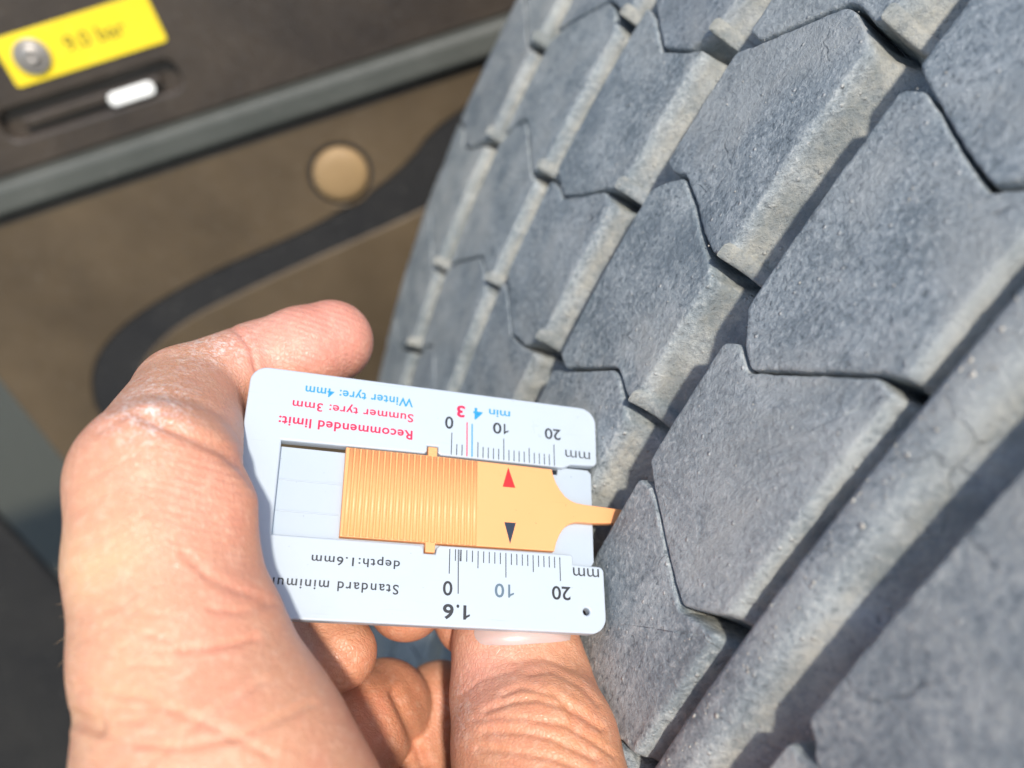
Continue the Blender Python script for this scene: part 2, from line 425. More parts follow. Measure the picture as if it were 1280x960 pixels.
# plain narrow rib between the thin and the wide groove
ring('tread_rib', [(-70.5, 489), (-68.6, 492.2), (-66.8, 493.2), (-65.2, 493.4), (-64.2, 494.6), (-63.6, 498.4), (-63.1, 499.7), (-62.4, 500), (-60.8, 500.02), (-59.2, 499.95), (-58.2, 499.6), (-57.3, 498.9), (-56.2, 497.6), (-54.6, 496.0), (-52.8, 494.6), (-51, 493.7), (-49.4, 493.3), (-48.0, 493.2), (-46, 489)],
     allS, RUB, tyre, rough=.16)
# carcass: groove floor and both sidewalls
car = [(-262, 285), (-272, 300), (-290, 340), (-300, 400), (-301, 440), (-297, 462), (-292, 472), (-288, 480), (-270, 488.2)]
car += [(u, 488.6) for u in np.arange(-258, -30, 6.)] + [(-10, 488.2), (8, 480), (13, 470), (19, 440), (18, 400), (9, 340), (-8, 300), (-18, 285)]
ring('carcass', car, allS, RUB, tyre, rough=.12)
# little stones and grit stuck on the narrow rib and in the groove floors
PEB = NB('grit_stone'); _co = PEB.coord(); PEB.set(Base_Color=PEB.mix(PEB.noise(_co, 60, 2), (.24, .24, .22), (.55, .50, .42)), Roughness=.7)
ico = [(0, 0, 1), (.894, 0, .447), (.276, .851, .447), (-.724, .526, .447), (-.724, -.526, .447), (.276, -.851, .447), (.724, .526, -.447), (-.276, .851, -.447), (-.894, 0, -.447), (-.276, -.851, -.447), (.724, -.526, -.447), (0, 0, -1)]
icf = [(0, 1, 2), (0, 2, 3), (0, 3, 4), (0, 4, 5), (0, 5, 1), (1, 6, 2), (2, 7, 3), (3, 8, 4), (4, 9, 5), (5, 10, 1), (2, 6, 7), (3, 7, 8), (4, 8, 9), (5, 9, 10), (1, 10, 6), (11, 7, 6), (11, 8, 7), (11, 9, 8), (11, 10, 9), (11, 6, 10)]
PV, PF = [], []
def stone(u, s_, r_, rad):
    k = len(PV); sq = rng.uniform(.6, 1.3, 3)
    for p in ico:
        q = np.array(p) * sq * rad * rng.uniform(.85, 1.15)
        PV.append(tp(u + q[0], s_ + q[1], r_ + q[2] * .7))
    PF.extend([tuple(i + k for i in f) for f in icf])
for _ in range(150): stone(rng.uniform(-62.6, -58.8), rng.uniform(-60, 70), 500.05, rng.choice([.12, .18, .25, .38], p=[.45, .3, .18, .07]))
for _ in range(120): stone(rng.uniform(-52.5, -49.2), rng.uniform(-60, 60), 493.7, rng.uniform(.15, .5))
for c_ in (-105, -148, -188):
    for _ in range(60): stone(c_ + rng.uniform(-3, 2), rng.uniform(-70, 60), 489.0, rng.uniform(.15, .5))
for lo_, hi_ in ((-140, -113), (-97, -70), (-182, -156)):
    for _ in range(70): stone(rng.uniform(lo_, hi_), rng.uniform(-60, 60), 500.0, rng.choice([.08, .12, .18], p=[.5, .35, .15]))
mesh_obj('grit', PV, PF, PEB.m, tyre, kind='stuff')
# steel rim inside the tyre
ring('wheel_rim', [(-262, 287), (-255, 292), (-240, 280), (-60, 275), (-45, 150), (-45, 60), (-45, .5)], list(np.linspace(-math.pi * R0, math.pi * R0, 160)), STEEL, tyre, dusty=0.)

# ------------------------------------------------------------------ gauge
CR = np.array([[0.95193175, -0.00544916, 0.30626172], [-0.12912959, 0.89951578, 0.41736903], [-0.27776156, -0.43685429, 0.85557399]])
CT = np.array([-45.41739344, 3.35167488, -143.37771433])
gauge = empty('tread_depth_gauge', c2w(CT), (M_cw @ Matrix(CR.tolist())).to_euler(),
              label='small white plastic tread depth gauge card with ribbed orange slider', cat='gauge')
def arc(cx, cy, r, a0, a1, n=10):
    return [(cx + r * math.cos(math.radians(a0 + (a1 - a0) * i / n)), cy + r * math.sin(math.radians(a0 + (a1 - a0) * i / n))) for i in range(n + 1)]
def slab(name, loops, z0, z1, bevel, mat, parent, **kw):      # loops in card mm (x right, y down) -> extruded bevelled plate
    cu = bpy.data.curves.new(name, 'CURVE'); cu.dimensions = '2D'; cu.fill_mode = 'BOTH'
    for lp in loops:
        sp = cu.splines.new('POLY'); sp.points.add(len(lp) - 1); sp.use_cyclic_u = True
        for p, (x, y) in zip(sp.points, lp): p.co = (x * MM, -y * MM, 0, 1)
    h = (z1 - z0) / 2
    cu.extrude = max(h - bevel, 0) * MM; cu.bevel_depth = bevel * MM; cu.bevel_resolution = 2; cu.offset = -bevel * MM
    t = bpy.data.objects.new('t', cu); COL.objects.link(t)
    me = bpy.data.meshes.new_from_object(t.evaluated_get(bpy.context.evaluated_depsgraph_get()))
    bpy.data.objects.remove(t); bpy.data.curves.remove(cu)
    me.materials.clear(); me.materials.append(mat); me.name = name
    me.transform(Matrix.Translation((0, 0, (z0 + z1) / 2 * MM)))
    for p in me.polygons: p.use_smooth = False
    return link(bpy.data.objects.new(name, me), parent, **kw)
Wc, Hc = 64.88, 42.89
outline = (arc(3, 3, 3, 180, 270) + arc(Wc - 3.2, 3.2, 3.2, 270, 360) + [(Wc - .2, 10.9)] + arc(Wc - 1.2, 10.9, 1.0, 0, 90, 4) + [(59.4, 12.1), (57.8, 12.9), (34.2, 13.0), (33.7, 12.6), (33.7, 11.5), (31.7, 11.5), (31.7, 12.5), (31.3, 13.0), (6.5, 13.35)]
           + [(6.8, 29.6), (31.3, 29.6), (31.8, 30.0), (31.9, 30.95), (33.9, 30.95), (34.1, 29.9), (34.6, 29.4), (58.4, 29.25)] + arc(58.4, 29.9, .65, 270, 360, 4) + [(59.0, 31.0), (63.9, 31.1)] + arc(63.9, 32.1, 1.0, 270, 360, 4) + arc(Wc - 3.0, Hc - 3.0, 3.0, 0, 90) + arc(3, Hc - 3, 3, 90, 180))
hole = arc(61.2, 39.15, .62, 0, 342, 19)
card = slab('card', [outline, hole], -2.2, 0, .32, WHITE, gauge)
slab('back_plate', [[(5.5, 14.0), (57, 13.95), (57.2, 12.4), (63.2, 12.4), (63.9, 13.1), (63.6, 30.0), (63.0, 30.9), (56, 30.9), (5.5, 30.5)]], -2.15, -1.35, .08, CLEARW, gauge)
slab('channel_ridge', [[(6.9, 19.7), (17.2, 19.7), (17.2, 19.95), (6.9, 19.95)]], -1.36, -1.22, .04, CLEARW, gauge)
slab('channel_ridge', [[(6.9, 25.1), (17.2, 25.1), (17.2, 25.35), (6.9, 25.35)]], -1.36, -1.2, .04, CLEARW, gauge)
# slider
neck_t = [(55.35, 13.55), (55.6, 14.8), (56.1, 16.2), (56.9, 17.5), (57.8, 18.6), (58.8, 19.25), (60, 19.65), (61.5, 19.8), (63.1, 19.85)]
neck_b = [(63.2, 23.2), (61.5, 23.2), (60, 23.25), (58.9, 23.55), (57.9, 24.1), (57.1, 24.9), (56.4, 26), (55.8, 27.4), (55.38, 28.95)]
sl = [(17.4, 13.5), (31.85, 13.4), (31.85, 11.75), (33.5, 11.75), (33.5, 13.4)] + neck_t + [(75.2, 20.3), (75.4, 20.8), (75.4, 21.9), (75.2, 22.3)] + neck_b + [(33.75, 29.2), (33.7, 30.8), (32.05, 30.8), (32.0, 29.2), (17.6, 29.25)]
slider = slab('slider', [sl], -1.2, .28, .16, ORANGE, gauge)
def half_rod(name, x, y0, y1, r, z, mat, parent, me=None):
    if me is None:
        V = []; F = []; n = 6
        for y in (y0, y1):
            for i in range(n + 1):
                a = math.pi * i / n
                V.append((-r * math.cos(a) * MM, -y * MM, (r * .8 * math.sin(a)) * MM))
        for i in range(n): F.append((i, i + 1, n + 2 + i, n + 1 + i))
        F.append(tuple(range(n, -1, -1))); F.append(tuple(range(n + 1, 2 * n + 2)))
        me = bpy.data.meshes.new(name); me.from_pydata(V, [], F); me.materials.append(mat)
        me.polygons.foreach_set('use_smooth', [True] * n + [False, False])
    o = bpy.data.objects.new(name, me); o.location = (x * MM, 0, z * MM)
    return link(o, parent), me
me = None
for i in range(22):
    x = 18.4 + i * 1.055
    _, me = half_rod('ridge', x, 13.65, 29.1, .40, .27, ORANGE, slider, me)
def flat(name, pts, z, mat, parent):
    return mesh_obj(name, [(x * MM, -y * MM, z * MM) for x, y in pts], [tuple(range(len(pts)))], mat, parent, smooth=False)
flat('red_arrow', [(46.82, 14.1), (45.75, 17.9), (48.15, 17.9)][::-1], .29, ARR_R, slider)
flat('dark_arrow', [(46.06, 24.45), (48.2, 24.4), (47.1, 28.3)][::-1], .29, ARR_K, slider)
# printing
def ticks(name, lst, mat):
    V = []; F = []
    for x0, y0, x1, y1, w in lst:
        k = len(V)
        V += [((x0 - w / 2) * MM, -y0 * MM, .02 * MM), ((x0 + w / 2) * MM, -y0 * MM, .02 * MM), ((x1 + w / 2) * MM, -y1 * MM, .02 * MM), ((x1 - w / 2) * MM, -y1 * MM, .02 * MM)]
        F.append((k + 3, k + 2, k + 1, k))
    return mesh_obj(name, V, F, mat, card, smooth=False)
tt = []
for i in range(21):
    if i in (3, 4): continue
    L = 8.42 if i % 10 == 0 else (9.7 if i % 5 == 0 else 10.55)
    x = 36.12 + i * .993
    tt.append((x, L, x, 12.7, .16))
ticks('scale_marks', tt, INK_K)
ticks('red_limit_line', [(38.95, 6.0, 39.05, 12.7, .22)], INK_R)
ticks('blue_limit_line', [(39.92, 6.2, 40.0, 12.7, .24)], INK_B)
tt = [(37.85, 29.9, 38.0, 37.4, .17)]
for i in range(21):
    L = 34.15 if i % 10 == 0 else (32.9 if i % 5 == 0 else 31.9)
    x = 36.36 + i * 1.005
    tt.append((x, 29.9, x, L, .16))
tt.append((38.15, 29.9, 38.2, 31.9, .15))
ticks('scale_marks', tt, INK_K)
_cap = {}
def text_mesh(s, bold, track=1.0):
    cu = bpy.data.curves.new('t', 'FONT'); cu.body = s; cu.size = 1; cu.offset = bold; cu.space_character = track; cu.resolution_u = 4
    t = bpy.data.objects.new('t', cu); COL.objects.link(t)
    me_ = bpy.data.meshes.new_from_object(t.evaluated_get(bpy.context.evaluated_depsgraph_get()))
    bpy.data.objects.remove(t); bpy.data.curves.remove(cu)
    return me_
def cap_h(bold):
    if bold not in _cap:
        m = text_mesh('H', bold); ys = [v.co.y for v in m.vertices]; _cap[bold] = max(ys), min(ys); bpy.data.meshes.remove(m)
    return _cap[bold]
def one(x0, x1, yb, yt, mat, w):
    h = yt - yb; W_ = x1 - x0
    pts = [(1 - w, 0), (1, 0), (1, 1), (1 - w * .75, 1), (1 - w * 1.2, .87), (0, .74), (0, .60), (1 - w, .72)]
    V_ = [((x1 - p * W_) * MM, -(yb + q * h) * MM, .02 * MM) for p, q in pts]
    return mesh_obj('printed_text', V_, [tuple(range(len(V_)))], mat, card, smooth=False)
def printed(s, x0, x1, yb, yt, mat, bold=.012, track=1.0, h_ref=None):
    """text turned upside down on the card: starts at x1, runs to x0; baseline yb, capital top yt"""
    m = text_mesh(s, bold, track)
    xs = [v.co.x for v in m.vertices]
    top, bot = cap_h(bold)
    sx = (x1 - x0) / (max(xs) - min(xs)); sy = (yt - yb) / (top - bot)
    for v in m.vertices:
        x = x1 - (v.co.x - min(xs)) * sx; y = yb + (v.co.y - bot) * sy
        v.co = (x * MM, -y * MM, .02 * MM)
    m.materials.clear(); m.materials.append(mat); m.name = 'printed_text'
    return link(bpy.data.objects.new('printed_text', m), card)
printed('Winter tyre: 4mm', 9.45, 28.7, 2.66, 4.36, INK_B, .016, 1.08)
printed('Summer tyre: 3mm', 7.55, 28.9, 5.74, 7.34, INK_R, .016, 1.08)
printed('Recommended limit:', 5.6, 28.9, 8.95, 10.72, INK_R, .022, 1.08)
printed('0', 34.8, 36.35, 5.3, 7.7, INK_K); printed('0', 43.95, 45.6, 5.38, 7.55, INK_K); one(46.05, 47.0, 5.42, 7.5, INK_K, .34); printed('20', 54.2, 57.45, 5.25, 7.42, INK_K)
printed('3', 36.95, 38.5, 2.8, 5.15, INK_R, .03); printed('4', 40.1, 41.9, 2.88, 5.2, INK_B, .02)
printed('min', 43.15, 47.3, 2.72, 4.3, INK_B, .012); printed('mm', 58.25, 63.3, 9.2, 11.35, INK_K, -.004)
printed('Standard minimum', 6.5, 27.9, 36.55, 38.15, INK_K, .012, 1.2); printed('depth:1.6mm', 13.45, 27.9, 32.55, 33.98, INK_K, .012, 1.15)
printed('0', 35.35, 37.0, 35.4, 37.8, INK_K, .014); printed('6', 35.45, 37.3, 39.2, 41.62, INK_K, .026); printed('.', 37.75, 38.25, 39.2, 41.62, INK_K, .026); one(38.95, 40.1, 39.25, 41.6, INK_K, .46)
printed('0', 44.4, 46.1, 35.28, 37.6, INK_G, .014); one(46.8, 47.85, 35.32, 37.55, INK_G, .36); printed('20', 54.8, 58.3, 35.08, 37.4, INK_K, .014); printed('mm', 58.9, 63.9, 31.55, 33.75, INK_K, .0)

# ------------------------------------------------------------------ hand (one continuous surface)
def px(x, y, d): return np.array([(x - 640) / FPX * d, -(y - 480) / FPX * d, -d])
class Field:
    def __init__(s, lo, hi, h):
        s.lo = np.array(lo, float); s.h = h
        s.n = np.ceil((np.array(hi) - s.lo) / h).astype(int) + 1
        s.f = np.full(s.n, 30.0, np.float32)
    def cone(s, a, ra, b, rb, k, flat=None, mode='add'):
        a, b = np.asarray(a, float), np.asarray(b, float)
        m = max(ra, rb) + k + 4
        i0 = np.maximum(0, np.floor((np.minimum(a, b) - m - s.lo) / s.h).astype(int)); i1 = np.minimum(s.n, np.ceil((np.maximum(a, b) + m - s.lo) / s.h).astype(int) + 1)
        if np.any(i1 <= i0): return
        g = [s.lo[i] + s.h * np.arange(i0[i], i1[i]) for i in range(3)]
        X, Y, Z = np.meshgrid(*[q.astype(np.float32) for q in g], indexing='ij')
        d = b - a; L2 = d @ d + 1e-9
        t = np.clip(((X - a[0]) * d[0] + (Y - a[1]) * d[1] + (Z - a[2]) * d[2]) / L2, 0, 1)
        dx, dy, dz = X - a[0] - t * d[0], Y - a[1] - t * d[1], Z - a[2] - t * d[2]
        if flat is not None:                          # (axis, factor): squash along an axis
            ax, fac = np.asarray(flat[0], float), flat[1]; ax = ax / np.linalg.norm(ax)
            c = dx * ax[0] + dy * ax[1] + dz * ax[2]; e = c * (fac - 1)
            dx, dy, dz = dx + e * ax[0], dy + e * ax[1], dz + e * ax[2]
        q = np.sqrt(dx * dx + dy * dy + dz * dz) - (ra + (rb - ra) * t)
        sl_ = tuple(slice(i0[i], i1[i]) for i in range(3))
        o = s.f[sl_]
        hh = np.clip(.5 + .5 * (o - q) / k, 0, 1)
        s.f[sl_] = o * (1 - hh) + q * hh - k * hh * (1 - hh)
def merge(A, Bf, k):
    hh = np.clip(.5 + .5 * (A.f - Bf.f) / k, 0, 1)
    A.f = A.f * (1 - hh) + Bf.f * hh - k * hh * (1 - hh)
def surface_nets(F):
    f = F.f; ins = f < 0
    nx, ny, nz = f.shape
    c = np.zeros((nx - 1, ny - 1, nz - 1), np.int8)
    for dx in (0, 1):
        for dy in (0, 1):
            for dz in (0, 1): c += ins[dx:nx - 1 + dx, dy:ny - 1 + dy, dz:nz - 1 + dz]
    act = (c > 0) & (c < 8)
    idx = np.argwhere(act); n = len(idx)
    ids = np.full(c.shape, -1, np.int64); ids[act] = np.arange(n)
    acc = np.zeros((n, 3)); cnt = np.zeros(n)
    E = [((0, 0, 0), a) for a in range(3)]
    for a in range(3):
        o1, o2 = [q for q in range(3) if q != a]
        for p in (0, 1):
            for r in (0, 1):
                s0 = np.zeros(3, int); s0[o1] = p; s0[o2] = r; s1 = s0.copy(); s1[a] = 1
                v0 = f[idx[:, 0] + s0[0], idx[:, 1] + s0[1], idx[:, 2] + s0[2]]; v1 = f[idx[:, 0] + s1[0], idx[:, 1] + s1[1], idx[:, 2] + s1[2]]
                cr = (v0 < 0) != (v1 < 0)
                t = v0 / np.where(np.abs(v0 - v1) < 1e-9, 1, v0 - v1)
                pt = np.repeat(s0[None].astype(float), n, 0); pt[:, a] = t
                acc[cr] += pt[cr]; cnt[cr] += 1
    V = F.lo + F.h * (idx + acc / cnt[:, None])
    Q = []
    for a in range(3):
        o1, o2 = (a + 1) % 3, (a + 2) % 3
        sl0 = [slice(1, -1)] * 3; sl0[a] = slice(0, -1); sl1 = list(sl0); sl1[a] = slice(1, None)
        A, Bv = ins[tuple(sl0)], ins[tuple(sl1)]
        e = np.argwhere(A != Bv); e = e + np.array([0 if q == a else 1 for q in range(3)])
        flip = ins[e[:, 0], e[:, 1], e[:, 2]]
        def cell(d1, d2):
            q = e.copy(); q[:, o1] += d1; q[:, o2] += d2
            return ids[q[:, 0], q[:, 1], q[:, 2]]
        q = np.stack([cell(-1, -1), cell(0, -1), cell(0, 0), cell(-1, 0)], 1)
        q[~flip] = q[~flip][:, ::-1]
        Q.append(q)
    return V, np.concatenate(Q)

H = .45
LO, HI = (-78, -120, -186), (42, 24, -72)
hand_f = Field(LO, HI, H)
def chain(F, pts, k, flat=None):
    for (a, ra), (b, rb) in zip(pts[:-1], pts[1:]): F.cone(a, ra, b, rb, k, flat)
# index finger, from its base below the frame up and round behind the card
index = [(px(300, 1080, 107), 19.2), (px(268, 945, 109), 17.0), (px(229, 815, 113), 14.1), (px(203, 700, 117), 12.6), (px(196, 602, 121), 12.2)]
chain(hand_f, index, 1.5)
chain(hand_f, [(px(196, 602, 121), 12.0), (px(236, 500, 147), 9.7), (px(326, 462, 159), 9.4)], 1.5)
chain(hand_f, [(px(326, 462, 159), 9.3), (px(378, 441, 160), 9.0), (px(414, 427, 163), 8.3)], 1.0)
hand_f.cone(px(256, 636, 118), 7.2, px(258, 690, 117), 6.2, 3)              # soft bulge against the card edge
# palm and wrist below the frame
hand_f.cone(px(430, 1330, 108), 22, px(560, 1290, 112), 18, 9)
hand_f.cone(px(460, 1350, 112), 24, px(500, 1560, 116), 24, 9)
thumb_f = Field(LO, HI, H)
NC = np.array([.306, .417, .8556])
hand_f.cone(px(300, 1080, 107), 18, px(430, 1330, 108), 21, 9)
chain(thumb_f, [(px(560, 1300, 120), 17), (px(690, 1065, 128), 15.0), (px(670, 935, 138), 14.0)], 2)
chain(thumb_f, [(px(670, 935, 138), 14.0), (px(654, 865, 146), 12.9), (px(645, 805, 149), 11.4), (px(641, 738, 153), 9.6)], 2, (NC, 1.22))
merge(hand_f, thumb_f, 3.0)
# the other fingers curled behind the card
mid_f = Field(LO, HI, H)
chain(mid_f, [(px(300, 700, 154), 8.5), (px(385, 756, 152), 7.6), (px(424, 816, 144), 6.6)], 3)
merge(hand_f, mid_f, .6)
mid_f = Field(LO, HI, H)
chain(mid_f, [(px(430, 640, 168), 7), (px(508, 752, 153), 7.3)], 3)
chain(mid_f, [(px(520, 640, 172), 7), (px(588, 775, 157), 6.8)], 1)
merge(hand_f, mid_f, .6)
mid_f = Field(LO, HI, H)
chain(mid_f, [(px(350, 1040, 134), 12.0), (px(440, 915, 153), 10.4), (px(480, 884, 162), 9.4)], 2)
merge(hand_f, mid_f, .5)
mid_f = Field(LO, HI, H)
chain(mid_f, [(px(500, 1060, 152), 9.2), (px(526, 950, 165), 9.0), (px(550, 880, 171), 8.8)], 2)
merge(hand_f, mid_f, .5)
V, Q = surface_nets(hand_f)

def vert_normals(V, Q):
    n = np.cross(V[Q[:, 2]] - V[Q[:, 0]], V[Q[:, 3]] - V[Q[:, 1]]); N = np.zeros_like(V)
    for i in range(4): np.add.at(N, Q[:, i], n)
    return N / (np.linalg.norm(N, axis=1)[:, None] + 1e-12)
def relax(V, Q, it):
    e = np.concatenate([np.stack([Q[:, i], Q[:, (i + 1) % 4]], 1) for i in range(4)])
    for _ in range(it):
        A = np.zeros_like(V); c = np.zeros(len(V)); np.add.at(A, e[:, 0], V[e[:, 1]]); np.add.at(c, e[:, 0], 1)
        V = V * .5 + .5 * A / c[:, None]
    return V
V = relax(V, Q, 3)
N = vert_normals(V, Q)
ctr = V.mean(0)
if np.mean(np.einsum('ij,ij->i', N, V - ctr)) < 0: Q = Q[:, ::-1]; N = -N
def proj(V): return np.stack([640 + FPX * V[:, 0] / -V[:, 2], 480 - FPX * V[:, 1] / -V[:, 2]], 1)
pp = proj(V)
facing = np.clip(np.einsum('ij,ij->i', N, -V / np.linalg.norm(V, axis=1)[:, None]) * 3 + .4, 0, 1)
dispn = np.zeros(len(V)); red = np.zeros(len(V))
def dpoly(p, L):
    L = np.array(L, float); d = np.full(len(p), 1e9)
    for a, b in zip(L[:-1], L[1:]):
        ab = b - a; t = np.clip(((p - a) @ ab) / (ab @ ab), 0, 1); d = np.minimum(d, np.hypot(*(p - a - t[:, None] * ab).T))
    return d
def crease(L, depth, w, near=None, redden=0.0):
    """skin fold: depth mm, half-width in mm; near limits it to surfaces at that distance"""
    global dispn, red
    d = dpoly(pp, L) * (-V[:, 2]) / FPX
    msk = facing.copy()
    if near is not None: msk = msk * (np.abs(-V[:, 2] - near) < 22)
    g = np.exp(-(d / w) ** 2)
    dispn -= .85 * depth * g * msk
    dispn += depth * .08 * np.exp(-((d - 2.1 * w) / (1.1 * w)) ** 2) * msk
    red = np.maximum(red, redden * np.exp(-(d / (w * 2)) ** 2) * msk)
crease([(282, 404), (300, 416), (314, 434), (321, 462)], .5, .5, 148, .5)
crease([(300, 402), (330, 392), (352, 385)], .15, .5, 145)
crease([(180, 520), (226, 539), (278, 561), (306, 584), (322, 604)], .8, .9, 112, .25)
crease([(140, 512), (190, 492), (240, 500), (285, 520)], .25, .7, 112)
crease([(120, 540), (165, 515), (215, 515)], .2, .5, 108)
crease([(225, 812), (262, 809), (300, 802), (318, 797)], .38, .45, 104, .3)
crease([(230, 690), (262, 722), (300, 738), (336, 752)], .30, .6, 106, .2)
crease([(262, 760), (300, 765), (345, 752)], .28, .5, 106, .15)
crease([(100, 858), (180, 872), (260, 905), (340, 945)], .28, .5, 100)
crease([(95, 905), (150, 925), (220, 935), (300, 920), (390, 880)], .32, .5, 100)
crease([(180, 960), (250, 900), (330, 850)], .22, .5, 100)
crease([(70, 893), (95, 898), (120, 908)], .9, .9, 102)
for k in range(9):                                    # short oblique lines on the back of the finger
    y0 = 590 + k * 31 + random.uniform(-8, 8)
    crease([(92, y0 + 25), (125 + random.uniform(0, 25), y0 + 5), (165 + random.uniform(0, 35), y0 - 22)], .12, .3, 110)
for k in range(13):
    y0 = 740 + k * 17 + random.uniform(-5, 5)
    crease([(88, y0), (120 + random.uniform(0, 25), y0 + 10), (170 + random.uniform(0, 70), y0 + random.uniform(5, 30))], .15, .3, 108)
# thumb knuckle folds
for L, dp, w in [([(606, 888), (640, 876), (672, 873), (708, 884), (752, 910)], .5, .55), ([(628, 868), (652, 858), (690, 868), (732, 893)], .42, .5),
                 ([(660, 842), (690, 838), (728, 858), (748, 880)], .3, .5), ([(604, 915), (650, 914), (690, 923), (745, 948)], .42, .55),
                 ([(596, 936), (650, 940), (700, 950), (760, 975)], .35, .5), ([(592, 900), (625, 896), (660, 898)], .25, .4), ([(670, 900), (705, 905), (740, 925), (768, 945)], .35, .45),
                 ([(640, 826), (680, 822), (715, 836)], .2, .5), ([(575, 870), (600, 850), (640, 838)], .15, .4), ([(690, 862), (712, 880), (716, 905)], .3, .4), ([(620, 935), (640, 955), (650, 975)], .25, .4)]:
    crease(L, dp, w, 122)
# joints of the curled fingers
crease([(494, 866), (512, 905), (530, 955)], 1.1, 1.0, 138)
crease([(400, 778), (415, 800), (440, 822)], .4, .8, 128)
V = V + N * dispn[:, None]
# skin colouring: pinker tips and pads, yellower back of the finger, browner thumb
base = np.tile(np.array([.585, .29, .175]), (len(V), 1))
def blob(c, r, col, amt, d=None):
    global base
    q = np.hypot(*(pp - np.array(c)).T) / r
    w_ = amt * np.exp(-q ** 2)
    if d is not None: w_ = w_ * np.exp(-((-V[:, 2] - d) / 22) ** 2)
    base = base * (1 - w_[:, None]) + np.array(col) * w_[:, None]
blob((425, 410), 95, (.64, .27, .21), .9, 152)
blob((330, 430), 60, (.70, .36, .29), .5)
blob((270, 640), 95, (.64, .30, .21), .5)
blob((290, 740), 90, (.64, .30, .20), .4)
blob((100, 700), 70, (.68, .40, .22), .8)
blob((110, 880), 80, (.66, .385, .215), .7)
blob((595, 840), 55, (.64, .33, .27), .8, 135)
blob((725, 900), 110, (.58, .25, .12), .8, 125)
blob((470, 860), 110, (.58, .24, .12), .8, 150)
base = base * (1 - .45 * red[:, None]) + np.array([.72, .16, .10]) * .45 * red[:, None]
dry = np.clip(1.3 * np.exp(-(((pp[:, 0] - 185) / 55) ** 2 + ((pp[:, 1] - 510) / 40) ** 2)) + 1.0 * np.exp(-(((pp[:, 0] - 262) / 45) ** 2 + ((pp[:, 1] - 432) / 28) ** 2))
              + .7 * np.exp(-(((pp[:, 0] - 572) / 20) ** 2 + ((pp[:, 1] - 890) / 35) ** 2)), 0, 1) * facing
pad = np.clip(np.exp(-(((pp[:, 0] - 400) / 90) ** 2 + ((pp[:, 1] - 415) / 50) ** 2)) + .8 * np.exp(-(((pp[:, 0] - 260) / 80) ** 2 + ((pp[:, 1] - 600) / 110) ** 2)) + .6 * np.exp(-(((pp[:, 0] - 430) / 40) ** 2 + ((pp[:, 1] - 830) / 40) ** 2)), 0, 1)
hand_root = c2w(px(285, 1060, 99))
hand = empty('hand', hand_root, label='bare left hand holding the white gauge by its edges', cat='hand')
Vw = V @ B.T
Vw = np.stack([Vw[:, 0], -Vw[:, 2], Vw[:, 1] + CAM_H], 1) * MM - np.array(hand_root)
me = bpy.data.meshes.new('hand_skin'); me.from_pydata(Vw.tolist(), [], Q.tolist()); me.materials.append(SKIN)
me.polygons.foreach_set('use_smooth', [True] * len(me.polygons))
attr_c(me, 'skin', base); attr_f(me, 'dry', dry); attr_f(me, 'pad', pad)
link(bpy.data.objects.new('hand_skin', me), hand)
def hw(q): return c2w(q) - hand_root
# thumb nail
def nail():
    a, b = px(645, 819, 148.0), px(641, 738, 153)
    ax = (b - a) / np.linalg.norm(b - a); L = np.linalg.norm(b - a)
    fr = NC.copy(); fr = fr - fr @ ax * ax; fr /= np.linalg.norm(fr); sd = np.cross(ax, fr)
    Vn, Fn = [], []; n, m = 16, 20
    for i in range(n + 1):
        t = i / n
        for j in range(m + 1):
            w = (j / m * 2 - 1)
            sh = math.sqrt(max(0., 1 - max(0., (1 - t / .3)) ** 2)) * .55 + .45 if t < .3 else 1.0
            an = w * 0.98 * sh
            r = 11.75 + (9.9 - 11.75) * t
            p = a + ax * (t * L) + fr * (r / 1.22 * math.cos(an) + .75 - .9 * (1 - min(1, t * 8)) - .35 * abs(w) ** 6) + sd * (r * math.sin(an))
            Vn.append(hw(p))
    for i in range(n):
        for j in range(m): Fn.append((i * (m + 1) + j, i * (m + 1) + j + 1, (i + 1) * (m + 1) + j + 1, (i + 1) * (m + 1) + j))
    return mesh_obj('thumb_nail', Vn, Fn, NAIL, hand)
nail()
# a few hairs on the back of the finger
def hair(p0, d, bend, L, r=.05):
    d = d / np.linalg.norm(d); V_, F_ = [], []
    n = 7
    for i in range(n + 1):
        t = i / n; c = p0 + d * L * t + bend * L * t * t; rr = r * (1 - .8 * t)
        for k in range(4):
            V_.append(hw(c + rr * np.array([math.cos(k * math.pi / 2), math.sin(k * math.pi / 2), .3 * math.sin(k * 2)])))
    for i in range(n):
        for k in range(4): F_.append((i * 4 + k, i * 4 + (k + 1) % 4, i * 4 + 4 + (k + 1) % 4, i * 4 + 4 + k))
    mesh_obj('hair', V_, F_, HAIRM, hand)
for y, dx, dy, L in [(708, -1, .15, 2.6), (716, -1, .5, 1.8), (752, -1, -.1, 2.4), (772, -1, .35, 2.0), (793, -1, -.3, 2.6), (815, -1, -.8, 2.8), (830, -.6, -1, 2.2), (845, -1, -.5, 1.6)]:
    hair(px(91, y, 114), np.array([dx, dy, .1]), np.array([.05, -.3 * random.random(), 0]), L)

